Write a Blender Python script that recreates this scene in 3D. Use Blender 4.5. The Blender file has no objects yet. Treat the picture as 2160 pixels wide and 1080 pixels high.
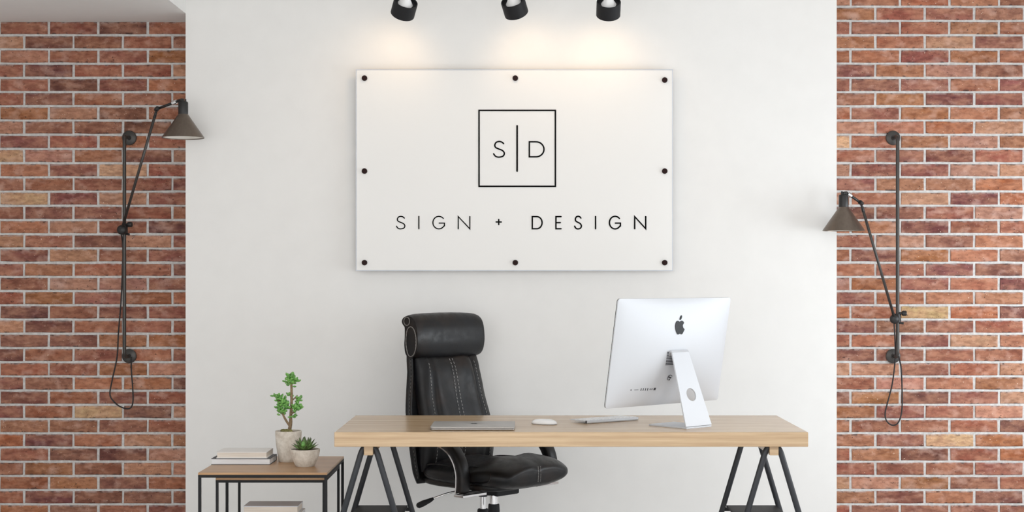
import bpy, bmesh, math, random
from mathutils import Vector, Matrix
random.seed(7)
PI = math.pi
S = bpy.context.scene
C = S.collection

# ---------------------------------------------------------------- camera
# metres; camera at the origin of Y, looking along +Y, horizon at image row 591
F = 3240.0; CX = 1107.0; CY = 591.0; CH = 1.344
cam_d = bpy.data.cameras.new('camera'); cam = bpy.data.objects.new('camera', cam_d); C.objects.link(cam)
cam.location = (0, 0, CH); cam.rotation_euler = (PI/2, 0, 0)
cam_d.sensor_width = 36; cam_d.lens = 54
cam_d.shift_x = -(CX-1080)/2160; cam_d.shift_y = (CY-540)/2160
cam_d.clip_end = 100
S.camera = cam

# ---------------------------------------------------------------- world, daylight, exposure
w = bpy.data.worlds.new('world'); S.world = w; w.use_nodes = True
w.node_tree.nodes['Background'].inputs[0].default_value = (1.0, 0.995, 0.985, 1)
w.node_tree.nodes['Background'].inputs[1].default_value = 1.6

def area_light(name, loc, rot, sx, sy, power, col):
    d = bpy.data.lights.new(name, 'AREA'); d.shape = 'RECTANGLE'; d.size = sx; d.size_y = sy
    d.energy = power; d.color = col
    o = bpy.data.objects.new(name, d); C.objects.link(o); o.location = loc; o.rotation_euler = rot
    return o
WIN = (4.7, 7.5, 0.6, 1.9)      # daylight window in the right side wall: y0, y1, z0, z1
area_light('window_daylight', (3.52, (WIN[0]+WIN[1])/2, (WIN[2]+WIN[3])/2), (0, PI/2, 0), WIN[3]-WIN[2], WIN[1]-WIN[0], 36, (0.82, 0.92, 1.0))
SPOT_POWER = 1.15
vs = S.view_settings
vs.view_transform = 'Standard'; vs.look = 'None'; vs.gamma = 1; vs.use_curve_mapping = False
vs.exposure = 0.40
S.cycles.max_bounces = 8

# ---------------------------------------------------------------- helpers
def P(x, y, Y):
    """point of the room seen at photo pixel (x, y) at depth Y metres"""
    return Vector(((x-CX)*Y/F, Y, CH-(y-CY)*Y/F))
def lin(r, g, b):
    f = lambda c: (c/255/12.92) if c/255 <= .04045 else ((c/255+.055)/1.055)**2.4
    return (f(r), f(g), f(b), 1)
def link(name, bm, mat, parent=None, smooth=False, angle=None):
    me = bpy.data.meshes.new(name)
    bmesh.ops.recalc_face_normals(bm, faces=bm.faces)
    bm.to_mesh(me); bm.free()
    return link_mesh(name, me, mat, parent, smooth, angle)
def link_mesh(name, me, mat, parent=None, smooth=False, angle=None):
    o = bpy.data.objects.new(name, me); C.objects.link(o)
    if mat and not me.materials: me.materials.append(mat)
    if smooth:
        for p in me.polygons: p.use_smooth = True
        if angle: me.set_sharp_from_angle(angle=math.radians(angle))
    if parent: o.parent = parent
    return o
def tag(o, label, cat, group=None):
    o['label'] = label; o['category'] = cat
    if group: o['group'] = group
    return o
def struct(o, label=None):
    o['kind'] = 'structure'
    if label: o['label'] = label
    return o
def thing(name, label, cat, loc=(0,0,0), rz=0, group=None):
    o = bpy.data.objects.new(name, None); C.objects.link(o); o.empty_display_size = .05
    o.location = loc; o.rotation_euler = (0, 0, rz)
    return tag(o, label, cat, group)
def box(bm, x0, x1, y0, y1, z0, z1, M=None):
    vs_ = [bm.verts.new((x, y, z)) for x in (x0, x1) for y in (y0, y1) for z in (z0, z1)]
    if M:
        for v in vs_: v.co = M @ v.co
    for f in ((0,1,3,2),(4,6,7,5),(0,4,5,1),(2,3,7,6),(0,2,6,4),(1,5,7,3)):
        bm.faces.new([vs_[i] for i in f])
    return vs_
def boxm(x0, x1, y0, y1, z0, z1, bev=0, seg=2):
    bm = bmesh.new(); box(bm, x0, x1, y0, y1, z0, z1)
    if bev: bmesh.ops.bevel(bm, geom=bm.edges[:], offset=bev, segments=seg, affect='EDGES', profile=.5)
    return bm
def catmull(pts, n=8, closed=False):
    pts = [Vector(p) for p in pts]; out = []; N = len(pts)
    rng = range(N) if closed else range(N-1)
    for i in rng:
        if closed: a, b, c, d = pts[(i-1)%N], pts[i], pts[(i+1)%N], pts[(i+2)%N]
        else: a, b, c, d = pts[max(i-1,0)], pts[i], pts[i+1], pts[min(i+2,N-1)]
        for k in range(n):
            t = k/n
            out.append(.5*((2*b)+(c-a)*t+(2*a-5*b+4*c-d)*t*t+(3*b-a-3*c+d)*t**3))
    if not closed: out.append(pts[-1])
    return out
def rings(bm, rs, cap=True, closed=False):
    vr = [[bm.verts.new(p) for p in r] for r in rs]
    n = len(vr[0])
    for i in range(len(vr) if closed else len(vr)-1):
        a, b = vr[i], vr[(i+1) % len(vr)]
        for k in range(n): bm.faces.new((a[k], a[(k+1)%n], b[(k+1)%n], b[k]))
    if cap and not closed:
        bm.faces.new(vr[0][::-1]); bm.faces.new(vr[-1])
    return vr
def sweep(bm, pts, section, closed=False, up=(0,0,1)):
    """section: list of (a,b) offsets, or function i->list; swept along pts with parallel transport"""
    pts = [Vector(p) for p in pts]; N = len(pts); T = []
    for i in range(N):
        if closed: t = pts[(i+1)%N]-pts[(i-1)%N]
        else: t = pts[min(i+1,N-1)]-pts[max(i-1,0)]
        T.append(t.normalized())
    u = Vector(up)
    if abs(u.dot(T[0])) > .95: u = Vector((0,1,0)) if abs(T[0].y) < .9 else Vector((1,0,0))
    nrm = (u-T[0]*u.dot(T[0])).normalized(); rs = []
    for i in range(N):
        nrm = (nrm-T[i]*nrm.dot(T[i])).normalized(); bn = T[i].cross(nrm)
        sec = section(i) if callable(section) else section
        rs.append([pts[i]+nrm*a+bn*b for a, b in sec])
    rings(bm, rs, closed=closed)
def circ(r, n=12): return [(r*math.cos(2*PI*k/n), r*math.sin(2*PI*k/n)) for k in range(n)]
def tube(bm, pts, r, n=12, closed=False):
    if callable(r): sweep(bm, pts, lambda i: circ(r(i), n), closed)
    else: sweep(bm, pts, circ(r, n), closed)
def lathe(bm, prof, n=32, M=None, close=False):
    """prof: (r,z) list, revolved about Z"""
    rs = [[Vector((max(r,1e-5)*math.cos(2*PI*k/n), max(r,1e-5)*math.sin(2*PI*k/n), z)) for k in range(n)] for r, z in prof]
    if M: rs = [[M @ p for p in r] for r in rs]
    rings(bm, rs, cap=not close, closed=close)
def zto(d):
    return Vector(d).to_track_quat('Z', 'Y').to_matrix().to_4x4()
def at(loc, d=(0,0,1)): return Matrix.Translation(Vector(loc)) @ zto(d)
def sgnpow(v, p): return math.copysign(abs(v)**p, v)

# ---------------------------------------------------------------- materials
def mat(name, col, rough=.5, metal=0, **kw):
    m = bpy.data.materials.new(name); m.use_nodes = True
    b = m.node_tree.nodes['Principled BSDF']
    b.inputs['Base Color'].default_value = col if len(col) == 4 else (*col, 1)
    b.inputs['Roughness'].default_value = rough; b.inputs['Metallic'].default_value = metal
    for k, v in kw.items(): b.inputs[k.replace('_', ' ')].default_value = v
    return m
class NT:
    def __init__(s, m): s.t = m.node_tree; s.b = s.t.nodes['Principled BSDF']
    def n(s, typ, **kw):
        nd = s.t.nodes.new(typ)
        for k, v in kw.items():
            if hasattr(nd, k) and k not in ('color',): setattr(nd, k, v)
        return nd
    def l(s, a, b): s.t.links.new(a, b)
    def noise(s, vec, scale, detail=4, rough=.55):
        n = s.n('ShaderNodeTexNoise'); n.inputs['Scale'].default_value = scale
        n.inputs['Detail'].default_value = detail; n.inputs['Roughness'].default_value = rough
        if vec: s.l(vec, n.inputs['Vector'])
        return n.outputs['Fac']
    def ramp(s, fac, stops):
        r = s.n('ShaderNodeValToRGB'); e = r.color_ramp.elements
        while len(e) < len(stops): e.new(.5)
        for i, (p, c) in enumerate(stops): e[i].position = p; e[i].color = c if len(c) == 4 else (*c, 1)
        s.l(fac, r.inputs[0]); return r.outputs[0]
    def mix(s, fac, a, b, typ='MIX'):
        m = s.n('ShaderNodeMix', data_type='RGBA', blend_type=typ)
        for sock, v in ((m.inputs[0], fac), (m.inputs[6], a), (m.inputs[7], b)):
            if hasattr(v, 'is_output'): s.l(v, sock)
            else: sock.default_value = v
        return m.outputs[2]
    def math(s, op, a, b=0.0, clamp=False):
        m = s.n('ShaderNodeMath', operation=op); m.use_clamp = clamp
        for sock, v in ((m.inputs[0], a), (m.inputs[1], b)):
            if hasattr(v, 'is_output'): s.l(v, sock)
            else: sock.default_value = v
        return m.outputs[0]
    def coords(s, scale=(1,1,1), rnd=True):
        tc = s.n('ShaderNodeTexCoord'); mp = s.n('ShaderNodeMapping'); mp.inputs['Scale'].default_value = scale
        s.l(tc.outputs['Object'], mp.inputs['Vector'])
        if rnd:
            oi = s.n('ShaderNodeObjectInfo'); k = s.math('MULTIPLY', oi.outputs['Random'], 63.0)
            cb = s.n('ShaderNodeCombineXYZ'); s.l(k, cb.inputs[0]); s.l(k, cb.inputs[1]); s.l(k, cb.inputs[2])
            s.l(cb.outputs[0], mp.inputs['Location'])
        return mp.outputs[0]
    def bump(s, h, strength=.2, dist=.002):
        b = s.n('ShaderNodeBump'); b.inputs['Strength'].default_value = strength; b.inputs['Distance'].default_value = dist
        s.l(h, b.inputs['Height']); s.l(b.outputs[0], s.b.inputs['Normal'])

def wall_mat(name, col):
    m = mat(name, col, .75); t = NT(m); v = t.coords(rnd=False)
    f = t.noise(v, 9, 5); g = t.noise(v, 90, 3)
    t.l(t.ramp(f, [(.3, tuple(c*.985 for c in col[:3])), (.7, tuple(min(1, c*1.01) for c in col[:3]))]), t.b.inputs['Base Color'])
    t.bump(t.math('ADD', t.math('MULTIPLY', f, .7), t.math('MULTIPLY', g, .3)), .05, .003)
    return m
M_wall = wall_mat('white_plaster', lin(236, 235, 233))
M_ceil = wall_mat('ceiling_plaster', lin(232, 231, 229))
M_mortar = mat('mortar', lin(194, 192, 190), .95)
t = NT(M_mortar); v = t.coords(rnd=False); f = t.noise(v, 60, 5)
t.l(t.ramp(f, [(.25, lin(184, 181, 179)), (.75, lin(222, 221, 219))]), t.b.inputs['Base Color']); t.bump(f, .5, .004)

def brick_mat():
    m = mat('fired_brick', (.3, .12, .08), .86); t = NT(m)
    v = t.coords(); vs2 = t.coords((1, 1, 2.2))
    oi = t.n('ShaderNodeObjectInfo')
    base = oi.outputs['Color']
    big = t.noise(vs2, 9, 3); mid = t.noise(vs2, 26, 5, .6); fine = t.noise(v, 170, 3, .6)
    c = t.mix(t.ramp(big, [(.36, (0,0,0)), (.60, (1,1,1))]), base, t.mix(.45, base, lin(201, 148, 119)))
    c = t.mix(t.ramp(mid, [(.36, (.6,.6,.6)), (.60, (0,0,0))]), c, t.mix(1.0, c, lin(168, 150, 146), 'MULTIPLY'))
    c = t.mix(t.ramp(t.noise(t.coords((1,1,1.5)), 13, 4), [(.54, (0,0,0)), (.76, (.5,.5,.5))]), c, lin(205, 172, 158))
    # pits and inclusions
    c = t.mix(t.ramp(t.noise(v, 95, 2), [(.26, (.85,.85,.85)), (.33, (0,0,0))]), c, lin(52, 30, 28))
    c = t.mix(t.ramp(t.noise(v, 140, 1), [(.74, (0,0,0)), (.78, (.8,.8,.8))]), c, lin(226, 205, 185))
    # lime-crusted arrises, black chips and painted joint shadow, by distance to the long edges
    tc = t.n('ShaderNodeTexCoord'); sx = t.n('ShaderNodeSeparateXYZ'); t.l(tc.outputs['Object'], sx.inputs[0])
    az = t.math('ABSOLUTE', sx.outputs[2])
    edge = t.math('MULTIPLY', t.math('SUBTRACT', az, .0205), 110.0, True)
    up = t.math('GREATER_THAN', sx.outputs[2], 0.0)
    crust = t.math('MULTIPLY', t.math('MULTIPLY', edge, up), t.ramp(t.noise(v, 28, 4), [(.45, (0,0,0)), (.62, (1,1,1))]))
    c = t.mix(t.math('MULTIPLY', crust, .6), c, lin(196, 182, 178))
    chip_shade = t.math('MULTIPLY', edge, t.ramp(t.noise(v, 36, 3), [(.36, (1,1,1)), (.46, (0,0,0))]))
    c = t.mix(t.math('MULTIPLY', chip_shade, .85), c, lin(40, 28, 30))
    t.l(c, t.b.inputs['Base Color'])
    t.bump(t.math('ADD', mid, t.math('MULTIPLY', fine, .4)), .45, .003)
    return m
M_brick = brick_mat()

def wood_mat(name, dark, light, rough=.38, scale=(1.2, 14, 22)):
    m = mat(name, light, rough); t = NT(m); v = t.coords(scale)
    d = t.noise(v, 1.6, 4, .5); fine = t.noise(t.coords((3, 60, 90)), 2.2, 4)
    wv = t.n('ShaderNodeTexWave'); wv.wave_type = 'BANDS'; wv.bands_direction = 'Z'
    wv.inputs['Scale'].default_value = .55; wv.inputs['Distortion'].default_value = 7; wv.inputs['Detail'].default_value = 3
    t.l(v, wv.inputs['Vector'])
    mixv = t.math('ADD', t.math('MULTIPLY', d, .45), t.math('ADD', t.math('MULTIPLY', fine, .4), t.math('MULTIPLY', wv.outputs['Fac'], .12)))
    t.l(t.ramp(mixv, [(.3, dark), (.62, light)]), t.b.inputs['Base Color']); t.bump(fine, .1, .001)
    t.b.inputs['Specular IOR Level'].default_value = .45
    return m
M_oak = wood_mat('light_oak', lin(176, 146, 112), lin(206, 179, 144), .24)
M_table_oak = wood_mat('warm_oak_veneer', lin(158, 118, 80), lin(190, 150, 108), .33)
M_floor = wood_mat('pale_floor', lin(206, 205, 204), lin(226, 226, 226), .4)

M_black = mat('black_powder_coat', lin(36, 36, 38), .55, Specular_IOR_Level=.2)
M_steel = mat('charcoal_tube', lin(56, 58, 62), .45, .15, Specular_IOR_Level=.35)
M_bronze = mat('dark_bronze', lin(92, 84, 78), .3, .85)
t = NT(M_bronze); f = t.noise(t.coords((6,6,1)), 12, 4)
t.l(t.ramp(f, [(.3, lin(112, 101, 92)), (.7, lin(120, 109, 99))]), t.b.inputs['Base Color'])
M_lampmetal = mat('blackened_steel', lin(74, 72, 70), .4, .6)
M_lampdark = mat('black_lamp_fitting', lin(38, 37, 37), .4, .2)
M_cord = mat('black_cord', lin(34, 33, 34), .6)
M_chrome = mat('chrome', (.82, .82, .83), .12, 1)
M_alu = mat('satin_aluminium', lin(206, 208, 212), .55, .2, Specular_IOR_Level=.35)
M_alu_dark = mat('space_grey_aluminium', lin(172, 169, 166), .4, .5)
M_white = mat('white_plastic', lin(240, 240, 240), .3)
M_port = mat('dark_port', lin(60, 60, 64), .5)
M_inkblack = mat('black_vinyl', lin(8, 8, 8), .8, Specular_IOR_Level=.08)
M_logo = mat('gloss_black', lin(12, 12, 13), .35, Specular_IOR_Level=.2)
M_standoff = mat('dark_bronze_cap', lin(36, 14, 12), .5, 0, Specular_IOR_Level=.15)
M_barrel = mat('tan_standoff_barrel', lin(150, 120, 100), .4, .4)
M_stitch = mat('grey_thread', lin(168, 166, 164), .8)
M_piping = mat('grey_piping', lin(120, 116, 112), .6)
M_glass_screen = mat('black_glass', lin(12, 12, 14), .08)
M_bulb = mat('frosted_bulb', lin(240, 236, 226), .4)
M_shadein = mat('shade_white_lining', lin(232, 228, 220), .5)

M_leather = mat('black_leather', lin(20, 19, 20), .38, Specular_IOR_Level=.32); t = NT(M_leather); v = t.coords()
f = t.noise(v, 7, 4); g = t.noise(v, 260, 2); cr = t.noise(t.coords((1, 1, 1)), 30, 5)
t.l(t.ramp(f, [(.32, lin(19, 20, 24)), (.5, lin(17, 16, 17)), (.68, lin(34, 26, 22))]), t.b.inputs['Base Color'])
t.l(t.ramp(cr, [(.3, (.3,.3,.3)), (.7, (.5,.5,.5))]), t.b.inputs['Roughness'])
t.bump(t.math('ADD', t.math('MULTIPLY', g, .3), cr), .18, .003)

def speckle(name, dark, light, sc=40, rough=.85):
    m = mat(name, light, rough); t = NT(m); v = t.coords(); f = t.noise(v, sc, 6, .7)
    t.l(t.ramp(f, [(.3, dark), (.65, light)]), t.b.inputs['Base Color']); t.bump(f, .25, .002)
    return m
M_pot = speckle('weathered_clay', lin(192, 182, 168), lin(228, 222, 212))
M_soil = speckle('potting_soil', lin(62, 46, 34), lin(112, 84, 60), 120)
M_moss = speckle('olive_pebble', lin(88, 84, 50), lin(140, 134, 84), 60)
M_bark = speckle('succulent_bark', lin(104, 84, 62), lin(150, 128, 98), 70)
M_jade = speckle('jade_leaf', lin(46, 108, 50), lin(142, 198, 104), 60, .4)
M_rosette = mat('rosette_leaf', lin(90, 124, 66), .4); t = NT(M_rosette)
tc = t.n('ShaderNodeTexCoord'); sx = t.n('ShaderNodeSeparateXYZ'); t.l(tc.outputs['Object'], sx.inputs[0])
c = t.ramp(t.math('MULTIPLY', sx.outputs[0], 17.6), [(.0, lin(132, 158, 92)), (.6, lin(100, 132, 74)), (.88, lin(70, 76, 50)), (1, lin(46, 36, 32))])
t.l(c, t.b.inputs['Base Color'])
M_bookwhite = mat('white_book_cloth', lin(232, 229, 226), .7)
M_bookgrey = mat('charcoal_book_cloth', lin(84, 84, 88), .7)
M_bookpale = mat('pale_grey_book_cloth', lin(222, 224, 230), .7)
def pages(name, a, b):
    m = mat(name, a, .9); t = NT(m); f = t.noise(t.coords((.5, .5, 60)), 18, 2)
    t.l(t.ramp(f, [(.35, a), (.65, b)]), t.b.inputs['Base Color']); return m
M_cream = pages('cream_pages', lin(216, 205, 192), lin(236, 227, 216))
M_pagewhite = pages('white_pages', lin(218, 219, 222), lin(238, 239, 241))

def acrylic():
    m = bpy.data.materials.new('frosted_acrylic'); m.use_nodes = True; nt = m.node_tree; t = NT(m)
    b = t.b; b.inputs['Base Color'].default_value = lin(250, 249, 247); b.inputs['Roughness'].default_value = .12
    b.inputs['Alpha'].default_value = .8
    return m
M_acrylic = acrylic()
M_edge = mat('clear_acrylic_edge', lin(214, 220, 232), .08, Alpha=.75)

# ---------------------------------------------------------------- the room
YB = 7.79      # face of the brick
YW = 7.54      # face of the projecting white wall
XL, XR = -1.665, 1.531
HC = 3.02      # main ceiling
ZS = 2.654     # soffit over the left recess
o = link('floor', boxm(-3.35, 3.35, .8, 8.1, -.1, 0), M_floor); struct(o)
o = link('wall_back', boxm(XL, XR, YW, 8.05, 0, HC), M_wall); struct(o)
o = link('ceiling', boxm(XL, 3.35, 2.6, 8.1, HC, HC+.1), M_ceil); struct(o)
o = link('ceiling_soffit', boxm(-3.35, XL, 2.6, 8.1, ZS, HC+.1), M_ceil); struct(o)
o = link('wall_side_left', boxm(-3.4, -3.3, 2.6, 8.1, 0, ZS), M_wall); struct(o)
bm = bmesh.new()
box(bm, 3.3, 3.4, 1.2, WIN[0], 0, HC); box(bm, 3.3, 3.4, WIN[1], 8.1, 0, HC)
box(bm, 3.3, 3.4, WIN[0], WIN[1], 0, WIN[2]); box(bm, 3.3, 3.4, WIN[0], WIN[1], WIN[3], HC)
o = link('wall_side_right', bm, M_wall); struct(o)
bm = bmesh.new(); g = .05
for yy in (WIN[0], (WIN[0]+WIN[1])/2-g/2, WIN[1]-g): box(bm, 3.33, 3.38, yy, yy+g, WIN[2], WIN[3])
for zz in (WIN[2], WIN[3]-g): box(bm, 3.33, 3.38, WIN[0], WIN[1], zz, zz+g)
o = link('window_1', bm, M_black); struct(o)

# brick walls: every brick in view is its own piece
PX = 104.3/416; PZ = 30.0/416; MO = .0118
def brick_bm(bm, hl, hh, dep, seed, off=(0,0,0)):
    r = random.Random(seed); j = lambda a: r.uniform(-a, a)
    out = []
    nx = 3 if hl > .06 else 1
    for i in range(nx+1): out.append((-hl+2*hl*i/nx, -hh))
    for i in range(nx+1): out.append((hl-2*hl*i/nx, hh))
    out = [(x+j(.0016), z+j(.0014)) for x, z in out]
    ch = .003
    A = [bm.verts.new((off[0]+x, off[1]+dep, off[2]+z)) for x, z in out]
    B = [bm.verts.new((off[0]+x, off[1]+ch*.9, off[2]+z)) for x, z in out]
    D = [bm.verts.new((off[0]+x*(1-ch/hl), off[1]+j(.0006), off[2]+z*(1-ch/hh))) for x, z in out]
    n = len(out)
    for a, b in ((A, B), (B, D)):
        for k in range(n): bm.faces.new((a[k], a[(k+1)%n], b[(k+1)%n], b[k]))
    bm.faces.new(D); 
BRICK_COLS = [((164,106,79), 24), ((150,89,69), 26), ((129,77,65), 16), ((182,133,110), 14), ((160,99,64), 16), ((142,91,78), 12), ((208,170,130), 4), ((112,65,59), 9)]
pool = [c for c, n in BRICK_COLS for _ in range(n)]
brick_cache = {}
def brick_wall(name, x0, x1, ztop, yrow0, joint_even, joint_odd, seed):
    """x0..x1 extent, mortar row yrow0 (photo row) sets the courses; joint_* give a head joint on even/odd courses"""
    r = random.Random(seed)
    wall = struct(link(name, boxm(x0, x1, YB+.0045, 8.05, 0, ztop), M_mortar))
    z_ref = CH-(yrow0-CY)/416; bmx = bmesh.new(); cnt = 0
    n0 = -6; n1 = 60
    for n in range(n0, n1):
        zt = z_ref-n*PZ-MO/2; zb = z_ref-(n+1)*PZ+MO/2
        if zt > ztop: zt = ztop-.002
        zb = max(zb, .0)
        if zt-zb < .02: continue
        j0 = ((joint_even if n % 2 == 0 else joint_odd)-CX)/416
        k = math.floor((x0-j0)/PX)-1
        while True:
            a = j0+k*PX+MO/2; b = j0+(k+1)*PX-MO/2; k += 1
            if a > x1: break
            a = max(a, x0+.001); b = min(b, x1-.001)
            if b-a < .02: continue
            cx, cz = (a+b)/2, (zt+zb)/2; hl, hh = (b-a)/2, (zt-zb)/2
            px = CX+cx*416; py = CY-(cz-CH)*416
            vis = -hl*416 < px < 2160+hl*416 and -hh*416 < py < 1080+hh*416
            dy = r.uniform(-.0015, .0015)
            if not vis or cnt >= 300:
                brick_bm(bmx, hl, hh, .016, r.random(), (cx, YB+dy, cz)); continue
            cnt += 1
            var = r.randrange(7); key = (round(hl, 3), round(hh, 3), var)
            if key not in brick_cache:
                b2 = bmesh.new(); brick_bm(b2, hl, hh, .016, r.random()); bmesh.ops.recalc_face_normals(b2, faces=b2.faces)
                me = bpy.data.meshes.new('brick'); b2.to_mesh(me); b2.free(); me.materials.append(M_brick); brick_cache[key] = me
            o = bpy.data.objects.new('brick', brick_cache[key]); C.objects.link(o); o.parent = wall
            o.location = (cx, YB+dy, cz); o.rotation_euler = (0, r.uniform(-.002, .002), 0)
            c = r.choice(pool); s = r.uniform(.93, 1.09)
            o.color = lin(*[min(255, q*s+r.uniform(-5, 5)) for q in c])
    if len(bmx.faces):
        o = link('brickwork', bmx, M_brick, wall); o['kind'] = 'stuff'; o.color = lin(158, 92, 72)
    return wall
brick_wall('wall_left', -3.3, XL, ZS, 44, 102.6, 154.6-104.3, 11)
brick_wall('wall_right', XR, 3.3, HC, 14, 1847, 1794.6, 23)

# ---------------------------------------------------------------- acrylic sign
YS = 7.49                                    # front of the panel
def spx(x, y, Y=YS): p = P(x, y, Y); return p
a = spx(752, 570); b = spx(1418, 148)
root = thing('acrylic_sign', 'large frosted white acrylic sign panel with thin black lettering on dark standoffs', 'sign', ((a.x+b.x)/2, YS, a.z))
OX, OZ = root.location.x, root.location.z
link('panel', boxm(a.x-OX, b.x-OX, 0, .008, 0, b.z-OZ, .0012, 2), M_acrylic, root)
bm = bmesh.new(); e = .0035
X0, X1, Z1 = a.x-OX, b.x-OX, b.z-OZ
box(bm, X0-e, X0, .0, .010, -e, Z1+e); box(bm, X1, X1+e, .0, .010, -e, Z1+e)
box(bm, X0, X1, .0, .010, Z1, Z1+e); box(bm, X0, X1, .0, .010, -e, 0)
o = link('polished_edge', bm, M_edge, root); o['label'] = 'clear polished panel edge'
for x, y in ((769,165),(1087,165),(1402,169),(769,361),(1402,361),(769,554),(1087,554),(1402,554)):
    p = spx(x, y); bm = bmesh.new()
    lathe(bm, [(.0125, -.001), (.0135, .001), (.0135, .007), (.0120, .010), (.004, .0105)], 24, at((p.x-OX, 0, p.z-OZ), (0,-1,0)))
    s = link('standoff', bm, M_standoff, root, True, 40)
    bm = bmesh.new(); lathe(bm, [(.011, 0), (.011, YW-YS-.0085)], 20, at((p.x-OX, .0082, p.z-OZ), (0,1,0)))
    link('standoff_barrel', bm, M_barrel, s, True, 40)
def ribbon(bm, pts, wd, closed=False, z0=.0, th=.0016, capr=True):
    """flat stroke on the panel front; pts in metres (x,z)"""
    pts = [Vector(p) for p in pts]; N = len(pts); L = []; R = []
    for i in range(N):
        p0 = pts[i-1] if (closed or i > 0) else None; p1 = pts[(i+1)%N] if (closed or i < N-1) else None
        d0 = (pts[i]-p0).normalized() if p0 is not None else None
        d1 = (p1-pts[i]).normalized() if p1 is not None else None
        if d0 is None: d0 = d1
        if d1 is None: d1 = d0
        n0 = Vector((-d0.y, d0.x)); n1 = Vector((-d1.y, d1.x)); m = (n0+n1).normalized()
        k = min(1/max(m.dot(n0), .3), 2.4)
        L.append(pts[i]+m*wd/2*k); R.append(pts[i]-m*wd/2*k)
    def quad(a, b, c, d):
        f = [bm.verts.new((q.x, -z0-th, q.y)) for q in (a, b, c, d)]; g = [bm.verts.new((q.x, -z0, q.y)) for q in (a, b, c, d)]
        bm.faces.new(f)
        for i, j in ((0,1),(1,2),(2,3),(3,0)): bm.faces.new((f[i], f[j], g[j], g[i]))
    for i in range(N if closed else N-1):
        j = (i+1) % N; quad(L[i], L[j], R[j], R[i])
    if capr and not closed:
        for c in (pts[0], pts[-1]):
            f = [bm.verts.new((c.x+wd/2*math.cos(k*PI/6), -z0-th-.0001, c.y+wd/2*math.sin(k*PI/6))) for k in range(12)]
            bm.faces.new(f)
arc = lambda cx, cy, rx, ry, a0, a1, n=24: [(cx+rx*math.cos(math.radians(a0+(a1-a0)*k/n)), cy+ry*math.sin(math.radians(a0+(a1-a0)*k/n))) for k in range(n+1)]
GL = {
 'S': [catmull([(.90,.86),(.74,.96),(.5,1),(.24,.94),(.12,.77),(.2,.62),(.48,.52),(.8,.42),(.96,.25),(.85,.07),(.5,0),(.2,.05),(.02,.21)], 6)],
 'I': [[(.5,0),(.5,1)]],
 'G': [arc(.5,.5,.5,.5,42,325)+[(.97,.24),(.97,.46),(.52,.46)]],
 'N': [[(0,0),(0,1),(1,0),(1,1)]],
 'D': [[(0,0),(0,1)]+arc(.46,.5,.54,.5,90,-90)+[(0,0)]],
 'E': [[(1,1),(0,1),(0,0),(1,0)], [(0,.5),(.86,.5)]],
 '+': [[(0,.5),(1,.5)], [(.5,0),(.5,1)]],
}
def letter(ch, x0, x1, y0, y1, wpx, name='letter'):
    """outer pixel box of the glyph"""
    bm = bmesh.new(); h = wpx/2; wd = wpx*YS/F
    for si, st in enumerate(GL[ch]):
        pts = []
        for q in st:
            px = x0+h+q[0]*(x1-x0-wpx); py = y1-h-q[1]*(y1-y0-wpx); p = spx(px, py); pts.append((p.x-OX, p.z-OZ))
        closed = ch == 'D'
        if closed: pts = pts[:-1]
        ribbon(bm, pts, wd, closed, .0002, .0014+.0001*si)
    return link(name, bm, M_inkblack, root)
for a_ in [('S',1039.3,1066.3,297,333,3), ('D',1115,1149,297.6,332.4,3.1),
           ('S',834.8,856,455.2,484,2.4), ('I',882,885,455.2,484,2.6), ('G',912,939.5,455.2,484,2.4), ('N',965.4,992.4,455.6,484,2.5),
           ('+',1045.2,1059,461.4,475.2,2.8), ('D',1121.3,1145,455.4,484,3), ('E',1171.2,1185,455.4,484,3), ('S',1210.4,1228.4,454.8,484.4,3),
           ('I',1254.6,1257.8,455.2,484,3), ('G',1284,1311,454.8,484.4,3), ('N',1337.2,1363.6,455.4,484,3.2)]:
    letter(*a_)
bm = bmesh.new(); q = [spx(x, y) for x, y in ((1010.5,232.9),(1171.5,232.9),(1171.5,393.1),(1010.5,393.1))]
ribbon(bm, [(p.x-OX, p.z-OZ) for p in q], 3.2*YS/F, True, .0002); o = link('logo_square', bm, M_inkblack, root); o['label'] = 'thin black square outline'
bm = bmesh.new(); q = [spx(1090.8, 265.5), spx(1090.8, 361)]
ribbon(bm, [(p.x-OX, p.z-OZ) for p in q], 3.6*YS/F, False, .0002); o = link('logo_divider', bm, M_inkblack, root); o['label'] = 'black vertical dividing bar'

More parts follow.
